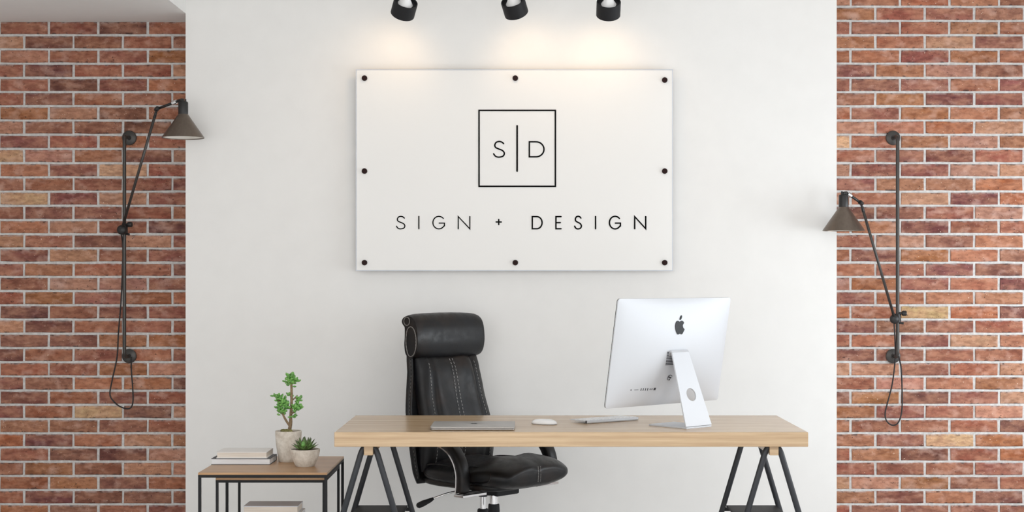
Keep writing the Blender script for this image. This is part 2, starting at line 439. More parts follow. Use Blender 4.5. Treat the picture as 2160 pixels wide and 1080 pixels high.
# ---------------------------------------------------------------- ceiling track with three spots
YT = 7.22
tr = thing('ceiling_track', 'white lighting track above the acrylic sign, carrying three spotlights', 'lighting track', (-.06, YT, HC-.035))
link('rail', boxm(-.85, .85, -.017, .017, 0, .035, .003), M_white, tr)
for s in (-1, 1): link('end_cap', boxm(s*.855-.012, s*.855+.012, -.018, .018, -.001, .035, .003), M_white, tr)
def spotlight(px, py, lean, label, col=(1.0, .66, .36), power=SPOT_POWER):
    """(px,py) middle of the black head, lean = sideways tilt of the axis in degrees"""
    c = P(px, py, YT)
    t = thing('spotlight', label, 'spotlight', (c.x, c.y, HC-.035), 0, 'spotlights above the sign')
    d = Vector((math.sin(math.radians(lean)), math.sin(math.radians(40)), -math.cos(math.radians(40)))).normalized()
    cl = Vector((0, 0, c.z-t.location.z)); R, H = .057, .072
    M = at(cl-d*H/2, d)
    bm = bmesh.new(); lathe(bm, [(R-.006, .012), (R-.004, 0), (R-.001, -.001), (R, .002), (R, H-.001), (R-.001, H), (R-.005, H), (R-.006, H-.004), (R-.006, .012)][::-1], 40, M, close=True)
    link('head', bm, M_black, t, True, 35)
    bm = bmesh.new(); lathe(bm, [(.0, .013), (R-.0062, .013), (R-.0062, .020), (0, .020)], 32, M); o = link('back_plate', bm, M_black, t, True, 30)
    bm = bmesh.new(); lathe(bm, [(.036, .013), (.030, .004), (.020, -.012), (.014, -.024), (.013, -.06)], 28, M)
    o = link('socket', bm, M_white, t, True, 40); o['label'] = 'white lamp socket'
    bm = bmesh.new(); top = cl-d*(H/2+.055); tube(bm, [top, top-d*.012+Vector((0,0,.01)), Vector((top.x*.5, top.y*.6, top.z+.05)), Vector((0, 0, -.03)), Vector((0, 0, 0))], .011, 14)
    link('stem', bm, M_white, t, True)
    bm = bmesh.new(); lathe(bm, [(0, 0), (.026, 0), (.026, .03), (.0, .03)], 24, Matrix.Translation((0, 0, -.03))); link('track_adapter', bm, M_white, t, True, 35)
    em = bpy.data.materials.get('warm_lamp_lens')
    if not em:
        em = mat('warm_lamp_lens', lin(255, 240, 215), .4); em.node_tree.nodes['Principled BSDF'].inputs['Emission Color'].default_value = (1, .82, .6, 1)
        em.node_tree.nodes['Principled BSDF'].inputs['Emission Strength'].default_value = 4
    bm = bmesh.new(); lathe(bm, [(0, H-.02), (R-.0065, H-.02), (R-.0065, H-.016), (0, H-.012)], 32, M); o = link('lens', bm, em, t, True, 30)
    ld = bpy.data.lights.new('spot_beam', 'SPOT'); ld.energy = power; ld.color = col; ld.spot_size = math.radians(128); ld.spot_blend = 1.0; ld.shadow_soft_size = .035
    lo = bpy.data.objects.new('spot_beam', ld); C.objects.link(lo); lo.parent = t
    lo.location = cl+d*(H/2+.004); lo.rotation_euler = d.to_track_quat('-Z', 'Y').to_euler()
spotlight(852.5, 17, -17, 'black cylinder spotlight tilted to the left, leftmost of the three')
spotlight(1085.5, 15, 15, 'black cylinder spotlight tilted to the right, middle of the three')
spotlight(1283.5, 18, 0, 'black cylinder spotlight hanging straight, rightmost of the three')

# ---------------------------------------------------------------- swing-arm wall lamps
def wall_lamp(label, xp, joint, elbow, head, rimc, cordpts, flip):
    zt, zb = CH+300/416, CH-160/416
    X = (xp-CX)/416; YR = 7.69
    t = thing('wall_lamp', label, 'wall lamp', (X, YB, zb), 0, 'swing-arm wall lamps on the brick')
    O = t.location; W = lambda p: Vector(p)-Vector(O)
    for z in (zt, zb):
        bm = bmesh.new(); lathe(bm, [(0, 0), (.036, 0), (.037, .003), (.036, .010), (.030, .014), (.012, .016), (.0115, .026), (0, .026)], 36, at(W((X, YB+.001, z)), (0,-1,0)))
        link('wall_plate', bm, M_lampmetal, t, True, 40)
    bm = bmesh.new(); rr = .028
    path = [(X, YB-.02, zt)]+[(X, YR+rr-rr*math.sin(k*PI/12), zt-rr+rr*math.cos(k*PI/12)) for k in range(7)]
    path += [(X, YR+rr-rr*math.sin(k*PI/12), zb+rr-rr*math.cos(k*PI/12)) for k in range(6, -1, -1)]+[(X, YB-.02, zb)]
    tube(bm, [W(p) for p in path], .009, 14); link('rod', bm, M_lampmetal, t, True)
    j = W(joint); e = W(elbow); h = W(head)
    # clamp around the rod with its two knobs
    jr = Vector((0, YR-O.y, j.z))
    bm = bmesh.new(); lathe(bm, [(.009, -.022), (.016, -.022), (.017, -.018), (.017, .018), (.016, .022), (.009, .022)], 24, Matrix.Translation(jr+Vector((0, 0, .004))))
    cl = link('clamp', bm, M_lampdark, t, True, 40)
    bm = bmesh.new(); lathe(bm, [(0, 0), (.006, 0), (.006, .012), (.012, .014), (.0135, .018), (.0135, .032), (.011, .036), (0, .037)], 20, at(jr+Vector((.006, -.008, .028)), (1, -.15, 0)))
    link('clamp_knob', bm, M_lampdark, cl, True, 40)
    bm = bmesh.new(); lathe(bm, [(0, 0), (.005, 0), (.006, .02), (0, .021)], 14, at(jr+Vector((.008, -.006, -.02)), (1, -.1, -.1))); link('clamp_screw', bm, M_lampdark, cl, True, 40)
    bm = bmesh.new(); lathe(bm, [(0, -.012), (.019, -.012), (.0235, -.006), (.0245, .002), (.022, .010), (.014, .016), (0, .018)], 28, at(j, (0,-1,0)))
    link('ball_joint', bm, M_lampdark, t, True, 50)
    bm = bmesh.new(); d = (e-j).normalized(); tube(bm, [j+d*.012+Vector((0,-.004,0)), e-d*.02], .0068, 12); link('arm', bm, M_lampmetal, t, True)
    bm = bmesh.new(); tube(bm, [e-d*.045, e-d*.02, e+d*.008], lambda i: (.0085, .006, .005)[i], 10)
    lathe(bm, [(0, -.014), (.008, -.014), (.011, -.011), (.011, .011), (.008, .014), (0, .014)], 18, at(e, (.55*flip, -.8, .3)))
    link('elbow_joint', bm, M_chrome if False else M_lampdark, t, True, 40)
    bm = bmesh.new(); tube(bm, [e, e.lerp(h, .5), h], .0065, 12); link('link_bar', bm, M_lampdark, t, True)
    bm = bmesh.new(); lathe(bm, [(0, -.012), (.010, -.012), (.011, -.008), (.011, .008), (.010, .012), (0, .012)], 18, at(h.lerp(e, .18), (h-e)))
    o = link('link_collar', bm, M_chrome, t, True, 40); o['label'] = 'polished collar'
    # shade
    rc = W(rimc); ns = 56; hs = 51*7.4/F
    bm = bmesh.new(); Ms = Matrix.Translation(rc)
    lathe(bm, [(.1005, 0), (.1, .0035), (.0215, hs), (.0205, hs), (.0985, .004), (.099, 0)], ns, Ms, close=True); sh = link('shade', bm, M_bronze, t, True, 40)
    bm = bmesh.new(); lathe(bm, [(.0975, .0042), (.0195, hs-.002), (.019, hs-.002), (.097, .0042)], ns, Ms, close=True); link('shade_lining', bm, M_shadein, sh, True, 40)
    bm = bmesh.new(); lathe(bm, [(0, hs-.004), (.0225, hs-.004), (.0235, hs), (.0235, hs+.052), (.021, hs+.058), (.0, hs+.060)], 28, Ms); so = link('socket', bm, M_lampdark, t, True, 40)
    bm = bmesh.new()
    lathe(bm, [(0, 0), (.005, 0), (.005, .018), (0, .018)], 12, Ms @ Matrix.Translation((-.008, 0, hs+.056)))
    lathe(bm, [(0, 0), (.004, 0), (.004, .014), (0, .014)], 12, Ms @ Matrix.Translation((.011, 0, hs+.056)))
    link('switch', bm, M_lampdark, so, True, 40)
    bm = bmesh.new(); tube(bm, [h, Vector((rc.x, rc.y, rc.z+hs+.066)), Vector((rc.x, rc.y, rc.z+hs+.052))], .008, 12); link('swivel', bm, M_lampdark, t, True)
    bm = bmesh.new(); lathe(bm, [(0, .012), (.018, .018), (.028, .035), (.026, .055), (.014, .078), (.013, hs-.006), (0, hs-.005)], 24, Ms); link('bulb', bm, M_bulb, t, True)
    bm = bmesh.new(); tube(bm, catmull([W(P(*q)) for q in cordpts], 8), .0036, 10); link('cord', bm, M_cord, t, True)
    return t
wall_lamp('bronze cone swing-arm lamp on the darker brick, above the side table', 273,
          P(257, 485, 7.655), P(331, 230, 7.45), P(376, 213, 7.41), P(386.5, 291, 7.40),
          [(256,494,7.66),(259,520,7.70),(258,580,7.74),(255,640,7.75),(250,700,7.755),(247,752,7.755),(237,800,7.755),(232,828,7.755),(236,842,7.755),(252,857,7.755),(272,862,7.755),(280,850,7.755),(280,820,7.755),(277,780,7.755),(277,754,7.745)], 1)
wall_lamp('bronze cone swing-arm lamp on the brighter brick, beside the monitor', 1883.5,
          P(1887, 673, 7.655), P(1816, 428, 7.45), P(1786, 407, 7.41), P(1779.5, 487, 7.40),
          [(1886,682,7.66),(1888,720,7.69),(1888,760,7.72),(1882,810,7.75),(1872,850,7.755),(1867,873,7.755),(1871,889,7.755),(1883,897,7.755),(1895,891,7.755),(1902,868,7.755),(1903,830,7.755),(1901,780,7.75),(1896,752,7.70)], -1)

# ---------------------------------------------------------------- trestle desk
DX0, DX1 = (705-CX)/540, (1705-CX)/540
desk = thing('trestle_desk', 'long light oak desk with a thick top on black tubular trestles', 'desk', ((DX0+DX1)/2, 6.375, 0))
OD = Vector(desk.location)
top = link('tabletop', boxm(DX0-OD.x, DX1-OD.x, 6.0-OD.y, 6.75-OD.y, .693, .75, .0025), M_oak, desk)
top['label'] = 'thick light oak top'
def trestle(px):
    xc = (px-CX)*6.03/F-OD.x; yf, yb = 6.03-OD.y, 6.68-OD.y
    beam = link('trestle_beam', boxm(xc-.0175, xc+.0175, yf, yb, .656, .693, .0015), M_oak, desk)
    for yy in (yf+.03, yb-.03):
        for s in (-1, 1):
            bm = bmesh.new(); k = .293
            path = [(xc+s*.006, yy, .684), (xc+s*.019, yy, .682), (xc+s*.027, yy, .672), (xc+s*.034, yy, .655), (xc+s*(.034+.655*k), yy, .008)]
            tube(bm, catmull(path[:4], 4)+[Vector(path[4])], .0118, 14); lg = link('leg', bm, M_steel, beam, True)
        bm = bmesh.new(); xx = .034+(.655-.37)*k
        box(bm, xc-xx, xc+xx, yy-.006, yy+.006, .345, .36); link('crossbar', bm, M_black, beam)
    xx = .034+(.655-.365)*k-.012
    link('shelf', boxm(xc-xx, xc+xx, yf+.03, yb-.03, .362, .37, .002), M_black, beam)
trestle(777); trestle(1633)

# ---------------------------------------------------------------- office chair (local: +X forward, +Z up)
ch = thing('office_chair', 'black leather executive office chair with padded headrest, behind the desk', 'office chair', (-.14, 7.0, 0), math.radians(-42))
def bprof(z):
    ks = [(.40,-.285),(.5,-.298),(.6,-.304),(.726,-.324),(.9,-.350),(1.02,-.372),(1.12,-.362),(1.2,-.340)]
    for (a, xa), (b, xb) in zip(ks, ks[1:]):
        if z <= b:
            u = (z-a)/(b-a); u = max(0, u); return xa+(xb-xa)*u
    return ks[-1][1]
def sprof(z): return sum(bprof(z+d) for d in (-.05, -.025, 0, .025, .05))/5
def bw(z):
    return .232+.022*math.sin(max(0, min(1, (z-.42)/.5))*PI)-.03*max(0, min(1, (z-.75)/.3))
def se_ring(hw, ht, n=3.0, N=48):
    return [(sgnpow(math.cos(2*PI*k/N), 2/n)*ht, sgnpow(math.sin(2*PI*k/N), 2/n)*hw) for k in range(N)]
# outer shell of the back, running down under the seat
bm = bmesh.new(); rs = []
for i in range(30):
    z = .415+(1.15-.415)*i/29; e = min(1, min(i+.8, 29-i+.8)/2.5)**.5
    rs.append([Vector((sprof(z)+.018+a*e, b*(.9+.1*e), z)) for a, b in se_ring(bw(z)+.004, .022, 4)])
rings(bm, rs); back = link('back_shell', bm, M_leather, ch, True)
# cushion of the back
def bcx(z): return sprof(z)+.055+.022*math.exp(-((z-.66)/.12)**2)
ZB0, ZB1 = .47, .995
def cw(z): return bw(z)-.010-.026*math.exp(-((z-.74)/.14)**2)
def bth(z):
    u = (z-ZB0)/(ZB1-ZB0); return .047*max(0, 1-abs(2*u-1)**7)**.5
bm = bmesh.new(); rs = []; NB = 46
for i in range(NB):
    u = .5-.5*math.cos(PI*i/(NB-1)); u = min(max(u, .002), .998); z = ZB0+(ZB1-ZB0)*u; th = bth(z)+.004
    ring = []
    for a, b in se_ring(cw(z), th, 3.2, 64):
        x = bcx(z)+a
        if a > 0:   # panel seams, tufts and soft creases of the leather
            x -= .010*math.exp(-(b/.008)**2)*(a/th) + .012*math.exp(-((abs(b)-(.135+.03*(1-u)))/.010)**2)*(a/th)
            x += .004*math.sin(b*52+z*9)*(a/th)
        ring.append(Vector((x, b, z)))
    rs.append(ring)
rings(bm, rs); bc = link('back_cushion', bm, M_leather, ch, True)
def front(z, y):
    th = bth(z)+.004; hw = cw(z); c = max(0, 1-abs(y/hw)**3.2)**(1/3.2)
    return bcx(z)+th*c
def dashes(pts, r=.0011, on=3, off=2):
    bm = bmesh.new(); i = 0
    while i+on < len(pts):
        tube(bm, pts[i:i+on+1], r, 5); i += on+off
    return bm
for y0 in (-.011, .011):
    pts = [Vector((front(z, y0)-.0045+.004*math.sin(y0*52+z*9), y0, z)) for z in [ZB0+.03+(ZB1-ZB0-.04)*k/150 for k in range(151)]]
    o = link('stitching', dashes(pts), M_stitch, bc)
for s in (-1, 1):
    pts = []
    for k in range(151):
        u = .05+.9*k/150; z = ZB0+(ZB1-ZB0)*u; y = s*(.150+.03*(1-u)); pts.append(Vector((front(z, y)+.0005+.004*math.sin(y*52+z*9), y, z)))
    link('stitching', dashes(pts, .0009), M_stitch, bc)
    pts = [Vector((sprof(z)+.036, s*(bw(z)+.001), z)) for z in [.44+(1.12-.44)*k/200 for k in range(201)]]
    link('stitching', dashes(pts, .0010), M_stitch, back)
    pts = [Vector((sprof(z)+.040, s*(bw(z)-.003), z)) for z in [.44+(1.0-.44)*k/40 for k in range(41)]]
    bm = bmesh.new(); tube(bm, pts, .006, 8); link('piping', bm, M_leather, back, True)
# headrest: leather wrapped over a roll
HX = sprof(1.08)
prof = [(.012,1.00),(.035,.982),(.066,.985),(.088,1.010),(.098,1.05),(.098,1.09),(.092,1.13),(.078,1.162),(.052,1.182),(.022,1.186),(-.004,1.176),(-.014,1.158),(-.006,1.142),(.006,1.128),(.006,1.08),(.004,1.04)]
pc = catmull([(x+HX, 0, z) for x, z in prof], 5, True); cen = Vector((HX+.048, 0, 1.085))
bm = bmesh.new(); rs = []
for i in range(27):
    u = -1+2*i/26; y = .222*u; sc = 1-.05*abs(u)**8 if abs(u) < .99 else .93
    sag = .006*(1-u*u)
    rs.append([Vector((cen.x+(p.x-cen.x)*sc+(sag if p.x > cen.x else 0), y, cen.z+(p.z-cen.z)*sc+sag*(1 if p.z > 1.15 else 0))) for p in pc])
rings(bm, rs); hd = link('headrest', bm, M_leather, ch, True, 60)
for s in (-1, 1):
    inner = [(HX+.036,0,1.0),(HX+.064,0,.998),(HX+.084,0,1.03),(HX+.086,0,1.08),(HX+.072,0,1.118),(HX+.048,0,1.13),(HX+.026,0,1.11),(HX+.020,0,1.05)]
    pts = [Vector((p.x, s*.2235, p.z)) for p in catmull(inner, 8, True)]
    bm = bmesh.new(); tube(bm, pts, .0022, 6, True); link('piping', bm, M_piping, hd, True)
    link('stitching', dashes([Vector((p.x*.96+(HX+.05)*.04, s*.2245, p.z)) for p in catmull(inner, 14, True)], .001, 2, 2), M_stitch, hd)
    bm = bmesh.new(); cc = Vector((HX+.025, s*.2235, 1.155)); tube(bm, [cc+Vector((.019*math.cos(k*PI/12), 0, .019*math.sin(k*PI/12))) for k in range(24)], .0022, 6, True); link('roll_piping', bm, M_piping, hd, True)
# seat pan and cushion
def slab(x0, x1, w0, zb, zt, n=3.0, NS=34, p=5, wr=0, N=56):
    rs = []
    for i in range(NS):
        u = -math.cos(PI*i/(NS-1)); u = max(-.9985, min(.9985, u)); x = (x0+x1)/2+(x1-x0)/2*u
        e = (1-abs(u)**p)**(1/p); ew = (1-abs(u)**3.0)**(1/3.0); zB, zT = zb(x), zt(x); h = (zT-zB)/2*max(e, .12); zc = (zT+zB)/2; ring = []
        for a, b in se_ring(w0(x)*(.62+.38*ew), h, n, N):
            z = zc+a
            if a > 0 and wr:
                z += wr*(a/h)*(.9*math.cos(b/w0(x)*1.5)-.6) - .008*math.exp(-(b/.010)**2)*(a/h)*(x > .05) + .0035*math.sin(x*38+b*30)*math.exp(-(b/.16)**2)
            ring.append(Vector((x, b, z)))
        rs.append(ring)
    return rs
bm = bmesh.new(); rings(bm, slab(-.275, .20, lambda x: .236, lambda x: .408+.10*max(0, (-x-.14))**1.5, lambda x: .455, 4, p=6)); link('seat_pan', bm, M_leather, ch, True)
bm = bmesh.new(); rings(bm, slab(-.26, .275, lambda x: .252+.012*math.sin((x+.26)*5), lambda x: .410+.06*max(0, x-.16), lambda x: .528+.03*math.exp(-((x-.16)/.10)**2)+.01*max(0, -x), 2.5, p=4.5, wr=.018))
seat = link('seat_cushion', bm, M_leather, ch, True)
for s in (-1, 1):    # looped side panels of the seat
    for (xa, xb, za, zb_) in ((-.23, .06, .455, .515), (.0, .205, .452, .520)):
        cx_, cz_ = (xa+xb)/2, (za+zb_)/2
        pts = [Vector((cx_+(xb-xa)/2*sgnpow(math.cos(k*PI/60), .7), s*(.262-.0), cz_+(zb_-za)/2*sgnpow(math.sin(k*PI/60), .7))) for k in range(121)]
        pts = [Vector((p.x, s*((.252+.012*math.sin((p.x+.26)*5))*(.62+.38*max(0, 1-abs((p.x-.0075)/.2675)**3)**(1/3))*max(.01, 1-abs((p.z-.475)/.068)**2.35*.8)**(1/2.35)+.0015), p.z)) for p in pts]
        link('stitching', dashes(pts, .0010, 2, 1), M_stitch, seat)
        bm = bmesh.new(); tube(bm, [p-Vector((0, s*.002, 0)) for p in pts[:-1]], .0035, 6, True); link('piping', bm, M_leather, seat, True)
for y0 in (-.008, .008):
    pts = [Vector((.2765-.42*(z-.485)**2*10*.35, y0, z)) for z in [.45+.07*k/30 for k in range(31)]]
    link('stitching', dashes(pts, .0011, 2, 1), M_stitch, seat)
# armrests
ap = catmull([(.088,.408),(.092,.45),(.090,.50),(.070,.555),(.025,.605),(-.05,.635),(-.14,.645),(-.25,.640)], 7)
for s in (-1, 1):
    pts = [Vector((p[0], s*.295, p[1])) for p in [(q.x, q.y) for q in [Vector((a.x, a.y)) for a in ap]]]
    N_ = len(pts)
    def rr(i, hw=.029, ht=.020):
        k = min(1, (min(i, N_-1-i)+1.5)/4)
        return [(sgnpow(math.cos(2*PI*j/20), .55)*ht*k, sgnpow(math.sin(2*PI*j/20), .55)*hw*k) for j in range(20)]
    bm = bmesh.new(); sweep(bm, pts, rr, up=(1,0,0)); arm = link('armrest', bm, M_leather, ch, True)
    inn = []
    for i, p in enumerate(pts):
        tq = (pts[min(i+1, N_-1)]-pts[max(i-1, 0)]).normalized(); inn.append(p+Vector((-tq.z, 0, tq.x))*.0225)
    bm = bmesh.new(); sweep(bm, inn, [(-.0035,-.024),(.0035,-.024),(.0035,.024),(-.0035,.024)], up=(1,0,0)); link('chrome_strip', bm, M_chrome, arm)
    link('arm_bracket', boxm(.055, .115, min(s*.17, s*.318), max(s*.17, s*.318), .394, .406, .002), M_chrome, ch)
# mechanism, lever, gas lift, star base
link('tilt_mechanism', boxm(-.14, .09, -.075, .075, .372, .412, .008), M_black, ch)
bm = bmesh.new(); tube(bm, catmull([(-.06,-.07,.392),(-.10,-.17,.386),(-.135,-.225,.368),(-.15,-.25,.358)], 6), .0045, 10); lv = link('lever', bm, M_chrome, ch, True)
bm = bmesh.new(); sweep(bm, [(-.146,-.244,.361),(-.152,-.258,.354),(-.165,-.29,.342),(-.172,-.312,.334),(-.174,-.318,.332)], lambda i: [(a*(.5,.75,1.05,1.0,.6)[i], b*(.5,.8,1.25,1.2,.8)[i]) for a, b in circ(.013, 14)]); link('lever_paddle', bm, M_black, lv, True)
GX = -.07
def cyl(name, x, y, prof, m, par=ch): 
    bm = bmesh.new(); lathe(bm, prof, 28, Matrix.Translation((x, y, 0))); return link(name, bm, m, par, True, 35)
cyl('lift_collar', GX, 0, [(0,.352),(.020,.352),(.021,.355),(.021,.376),(0,.376)], M_steel)
cyl('gas_lift', GX, 0, [(0,.24),(.0145,.24),(.0145,.355),(0,.355)], M_chrome)
cyl('lift_sleeve', GX, 0, [(0,.07),(.027,.07),(.026,.27),(.024,.275),(.026,.28),(.026,.29),(.022,.296),(0,.296)], M_black)
tk = cyl('tension_knob', .055, -.06, [(0,.30),(.026,.30),(.027,.303),(.025,.334),(.022,.337),(0,.337)], M_black)
cyl('tension_stem', .055, -.06, [(0,.33),(.0195,.33),(.0195,.376),(0,.376)], M_chrome)
for k in range(5):
    an = 2*PI*k/5+.35; d = Vector((math.cos(an), math.sin(an), 0)); o0 = Vector((GX, 0, 0))
    bm = bmesh.new(); sweep(bm, [o0+d*.015+Vector((0,0,.105)), o0+d*.15+Vector((0,0,.098)), o0+d*.29+Vector((0,0,.078)), o0+d*.305+Vector((0,0,.075))], lambda i: [(sgnpow(math.cos(2*PI*j/16), .6)*(.02,.018,.013,.008)[i], sgnpow(math.sin(2*PI*j/16), .6)*(.03,.026,.018,.012)[i]) for j in range(16)])
    bl = link('base_leg', bm, M_chrome, ch, True)
    bm = bmesh.new(); sd = Vector((-d.y, d.x, 0)); cc = o0+d*.285+Vector((0,0,.0275))
    for s in (-1, 1): lathe(bm, [(0,-.009),(.024,-.009),(.027,-.005),(.027,.005),(.024,.009),(0,.009)], 22, at(cc+sd*.016*s, sd))
    tube(bm, [cc, cc+Vector((0,0,.05))], .006, 8); link('caster', bm, M_black, bl, True, 40)

# ---------------------------------------------------------------- all-in-one computer (local: back of the screen faces -Y)
im = thing('desktop_computer', 'silver all-in-one desktop computer seen from behind, standing on the desk', 'computer', (.593, 6.295, .75), math.radians(42))
TILT = math.radians(9.5); HW, HH = .338, .2215; ZC = .3025
MT = Matrix.Translation((0, 0, ZC)) @ Matrix.Rotation(TILT, 4, 'X')   # top leans towards the back
def bulge(x, z):
    a, b = abs(x/HW), abs(z/HH); 
    return .005+.040*(max(0, 1-a**2.0))**.9*(max(0, 1-b**2.2))**.9
def rrect(hw, hh, r, n=6):
    out = []
    for cx_, cz_, a0 in ((hw-r, hh-r, 0), (-hw+r, hh-r, 90), (-hw+r, -hh+r, 180), (hw-r, -hh+r, 270)):
        for k in range(n+1):
            a_ = math.radians(a0+90*k/n); out.append((cx_+r*math.cos(a_), cz_+r*math.sin(a_)))
    return out
# densify the outline then shrink it ring by ring over the bulged back
ol = rrect(HW, HH, .012, 5); dn = []
for i in range(len(ol)):
    a, b = Vector(ol[i]), Vector(ol[(i+1)%len(ol)]); n = max(1, int((b-a).length/.03))
    for k in range(n): dn.append(a.lerp(b, k/n))
bm = bmesh.new(); rs = [[MT @ Vector((p.x, .002, p.y)) for p in dn], [MT @ Vector((p.x, -.0035, p.y)) for p in dn]]
for i in range(1, 19):
    s = 1-i/19.0; rs.append([MT @ Vector((p.x*s, -bulge(p.x*s, p.y*s), p.y*s)) for p in dn])
rings(bm, rs); body = link('display_body', bm, M_alu, im, True, 50); body['label'] = 'bulging silver aluminium back'
bm = bmesh.new(); rings(bm, [[MT @ Vector((p.x*.998, .0022, p.y*.998)) for p in dn], [MT @ Vector((p.x*.998, .0055, p.y*.998)) for p in dn]]); link('screen_glass', bm, M_glass_screen, im)
# fruit-shaped emblem
def plate(bm, pts, th=.0028):
    """pts (x,z) in display coords laid on the bulge"""
    f = [bm.verts.new(MT @ Vector((x, -bulge(x, z)-th, z))) for x, z in pts]; g_ = [bm.verts.new(MT @ Vector((x, -bulge(x, z)+.002, z))) for x, z in pts]
    bm.faces.new(f); n = len(pts)
    for i in range(n): bm.faces.new((f[i], f[(i+1)%n], g_[(i+1)%n], g_[i]))
LS = .056; LX, LZ = .002, .107
bodyp = catmull([(-.02,.40,0),(-.2,.48,0),(-.4,.39,0),(-.5,.1,0),(-.42,-.25,0),(-.22,-.5,0),(-.02,-.44,0),(.2,-.5,0),(.38,-.3,0),(.47,-.14,0),(.33,-.01,0),(.29,.17,0),(.42,.34,0),(.22,.48,0)], 6, True)
bm = bmesh.new(); plate(bm, [(LX+p.x*LS, LZ+p.y*LS) for p in bodyp])
plate(bm, [(LX+p.x*LS, LZ+p.y*LS) for p in catmull([(-.01,.54,0),(.02,.7,0),(.12,.82,0),(.22,.85,0),(.21,.72,0),(.12,.59,0)], 5, True)])
o = link('emblem', bm, M_logo, im); o['label'] = 'black bitten-apple emblem'
# vents, power socket, ports
for k in range(9):
    bm = bmesh.new(); z = .005-.0065*k; x0 = -.062; plate(bm, [(x0, z), (x0+.045, z), (x0+.045, z+.0032), (x0, z+.0032)], .0012); link('vent_slot', bm, M_port, im)
def disc(name, x, z, r, m, th=.001, n=20): 
    bm = bmesh.new(); plate(bm, [(x+r*math.cos(2*PI*k/n), z+r*math.sin(2*PI*k/n)) for k in range(n)], th); return link(name, bm, m, im)
ps = disc('power_socket', -.022, -.103, .0145, M_alu, .0012)
bm = bmesh.new(); plate(bm, [(-.022+r_*math.cos(a_*PI/12+.6), -.103+r_*math.sin(a_*PI/12+.6)) for r_, rng in ((.0145, range(0, 13)), (.0120, range(12, -1, -1))) for a_ in rng], .0020); link('socket_rim', bm, M_port, ps)
disc('socket_pin', -.0270, -.099, .0040, M_port, .0024); disc('socket_pin', -.0185, -.101, .0038, M_port, .0024); disc('socket_pin', -.0240, -.109, .0038, M_port, .0024)
disc('audio_port', -.222, -.147, .0026, M_port)
for x0, wd, hh in ((-.205,.022,.0016), (-.170,.0035,.011), (-.158,.0035,.011), (-.146,.0035,.011), (-.134,.0035,.011), (-.120,.004,.006), (-.110,.004,.006), (-.098,.011,.010)):
    bm = bmesh.new(); plate(bm, [(x0, -.147-hh/2), (x0+wd, -.147-hh/2), (x0+wd, -.147+hh/2), (x0, -.147+hh/2)], .0008); link('port', bm, M_port, im)
# stand: bent plate, neck with a cable hole and foot
th = .006
def neck_pt(u):   # u 0 at the hinge .. 1 at the foot : (y, z, halfwidth)
    return (-.058-.100*u, .300-.292*u, .050+.027*u)
bm = bmesh.new()
nu, hole_u, hr = 24, .58, .027
# neck as a front/back grid with a round hole: polygon-with-hole built ring to ring
y0_, z0_, w0_ = neck_pt(0); y1_, z1_, w1_ = neck_pt(1)
L = math.hypot(y1_-y0_, z1_-z0_); ax = Vector((0, (y1_-y0_)/L, (z1_-z0_)/L)); nr = Vector((0, ax.z, -ax.y)); 
if nr.y > 0: nr = -nr
def npos(x, s_, d): return Vector((x, y0_, z0_))+ax*s_+nr*d
NH = 40; outer = []; inner_ = []
for k in range(NH):
    a_ = 2*PI*k/NH; dx, ds = math.cos(a_), math.sin(a_); inner_.append((hr*dx, hole_u*L+hr*ds))
    tmax = 9
    if ds > 1e-6: tmax = min(tmax, (L-hole_u*L)/ds)
    if ds < -1e-6: tmax = min(tmax, (0-hole_u*L)/ds)
    sl = (w1_-w0_)/L   # |x| <= w0+sl*s
    if abs(dx) > 1e-6:
        den = abs(dx)-sl*ds
        if den > 1e-6: tmax = min(tmax, (w0_+sl*hole_u*L)/den)
    outer.append((tmax*dx, hole_u*L+tmax*ds))
for cxn, csn in ((w0_, 0), (-w0_, 0), (w1_, L), (-w1_, L)):   # snap nearest ray to each corner
    i = min(range(NH), key=lambda i: (outer[i][0]-cxn)**2+(outer[i][1]-csn)**2); outer[i] = (cxn, csn)
rs = [[npos(x, s_, d) for x, s_ in lp] for lp, d in ((outer, th/2), (inner_, th/2), (inner_, -th/2), (outer, -th/2))]
rings(bm, rs, closed=True); link('stand_neck', bm, M_alu, im)
bm = bmesh.new()
pth = [Vector((0, -.040, .287)), Vector((0, -.046, .301)), Vector((0, -.054, .3065)), Vector((0, -.060, .300))]
sweep(bm, pth, [(-.003,-.05),(.003,-.05),(.003,.05),(-.003,.05)], up=(0,-1,.2)); link('stand_hinge', bm, M_alu, im, True, 40)
bm = bmesh.new(); box(bm, -.0765, .0765, -.1615, .045, 0, .0065); bmesh.ops.bevel(bm, geom=bm.edges[:], offset=.0015, segments=2, affect='EDGES'); link('stand_foot', bm, M_alu, im)

# ---------------------------------------------------------------- laptop, mouse, keyboard
lp = thing('laptop', 'closed silver-grey laptop lying near the front edge of the desk', 'laptop', ((996.5-CX)*6.06/F, 6.19, .75))
def rslab(hw, hd, z0, z1, r, bev):
    bm = bmesh.new(); o_ = rrect(hw, hd, r, 6)
    rings(bm, [[Vector((x*(1-.01), y*(1-.014), z0)) for x, y in o_], [Vector((x, y, z0+bev)) for x, y in o_], [Vector((x, y, z1-bev)) for x, y in o_], [Vector((x*(1-bev/hw), y*(1-bev/hd), z1)) for x, y in o_]])
    return bm
link('base', rslab(.166, .122, .002, .0085, .011, .0015), M_alu_dark, lp, True, 40)
link('lid', rslab(.167, .123, .0092, .0145, .011, .0012), M_alu_dark, lp, True, 40)
for sx_ in (-1, 1):
    for sy_ in (-1, 1):
        bm = bmesh.new(); lathe(bm, [(0,0),(.006,0),(.006,.0025),(0,.0025)], 12, Matrix.Translation((sx_*.145, sy_*.1, 0))); link('foot', bm, M_black, lp)
bm = bmesh.new(); pts = [(p.x*.030, p.y*.030) for p in bodyp]
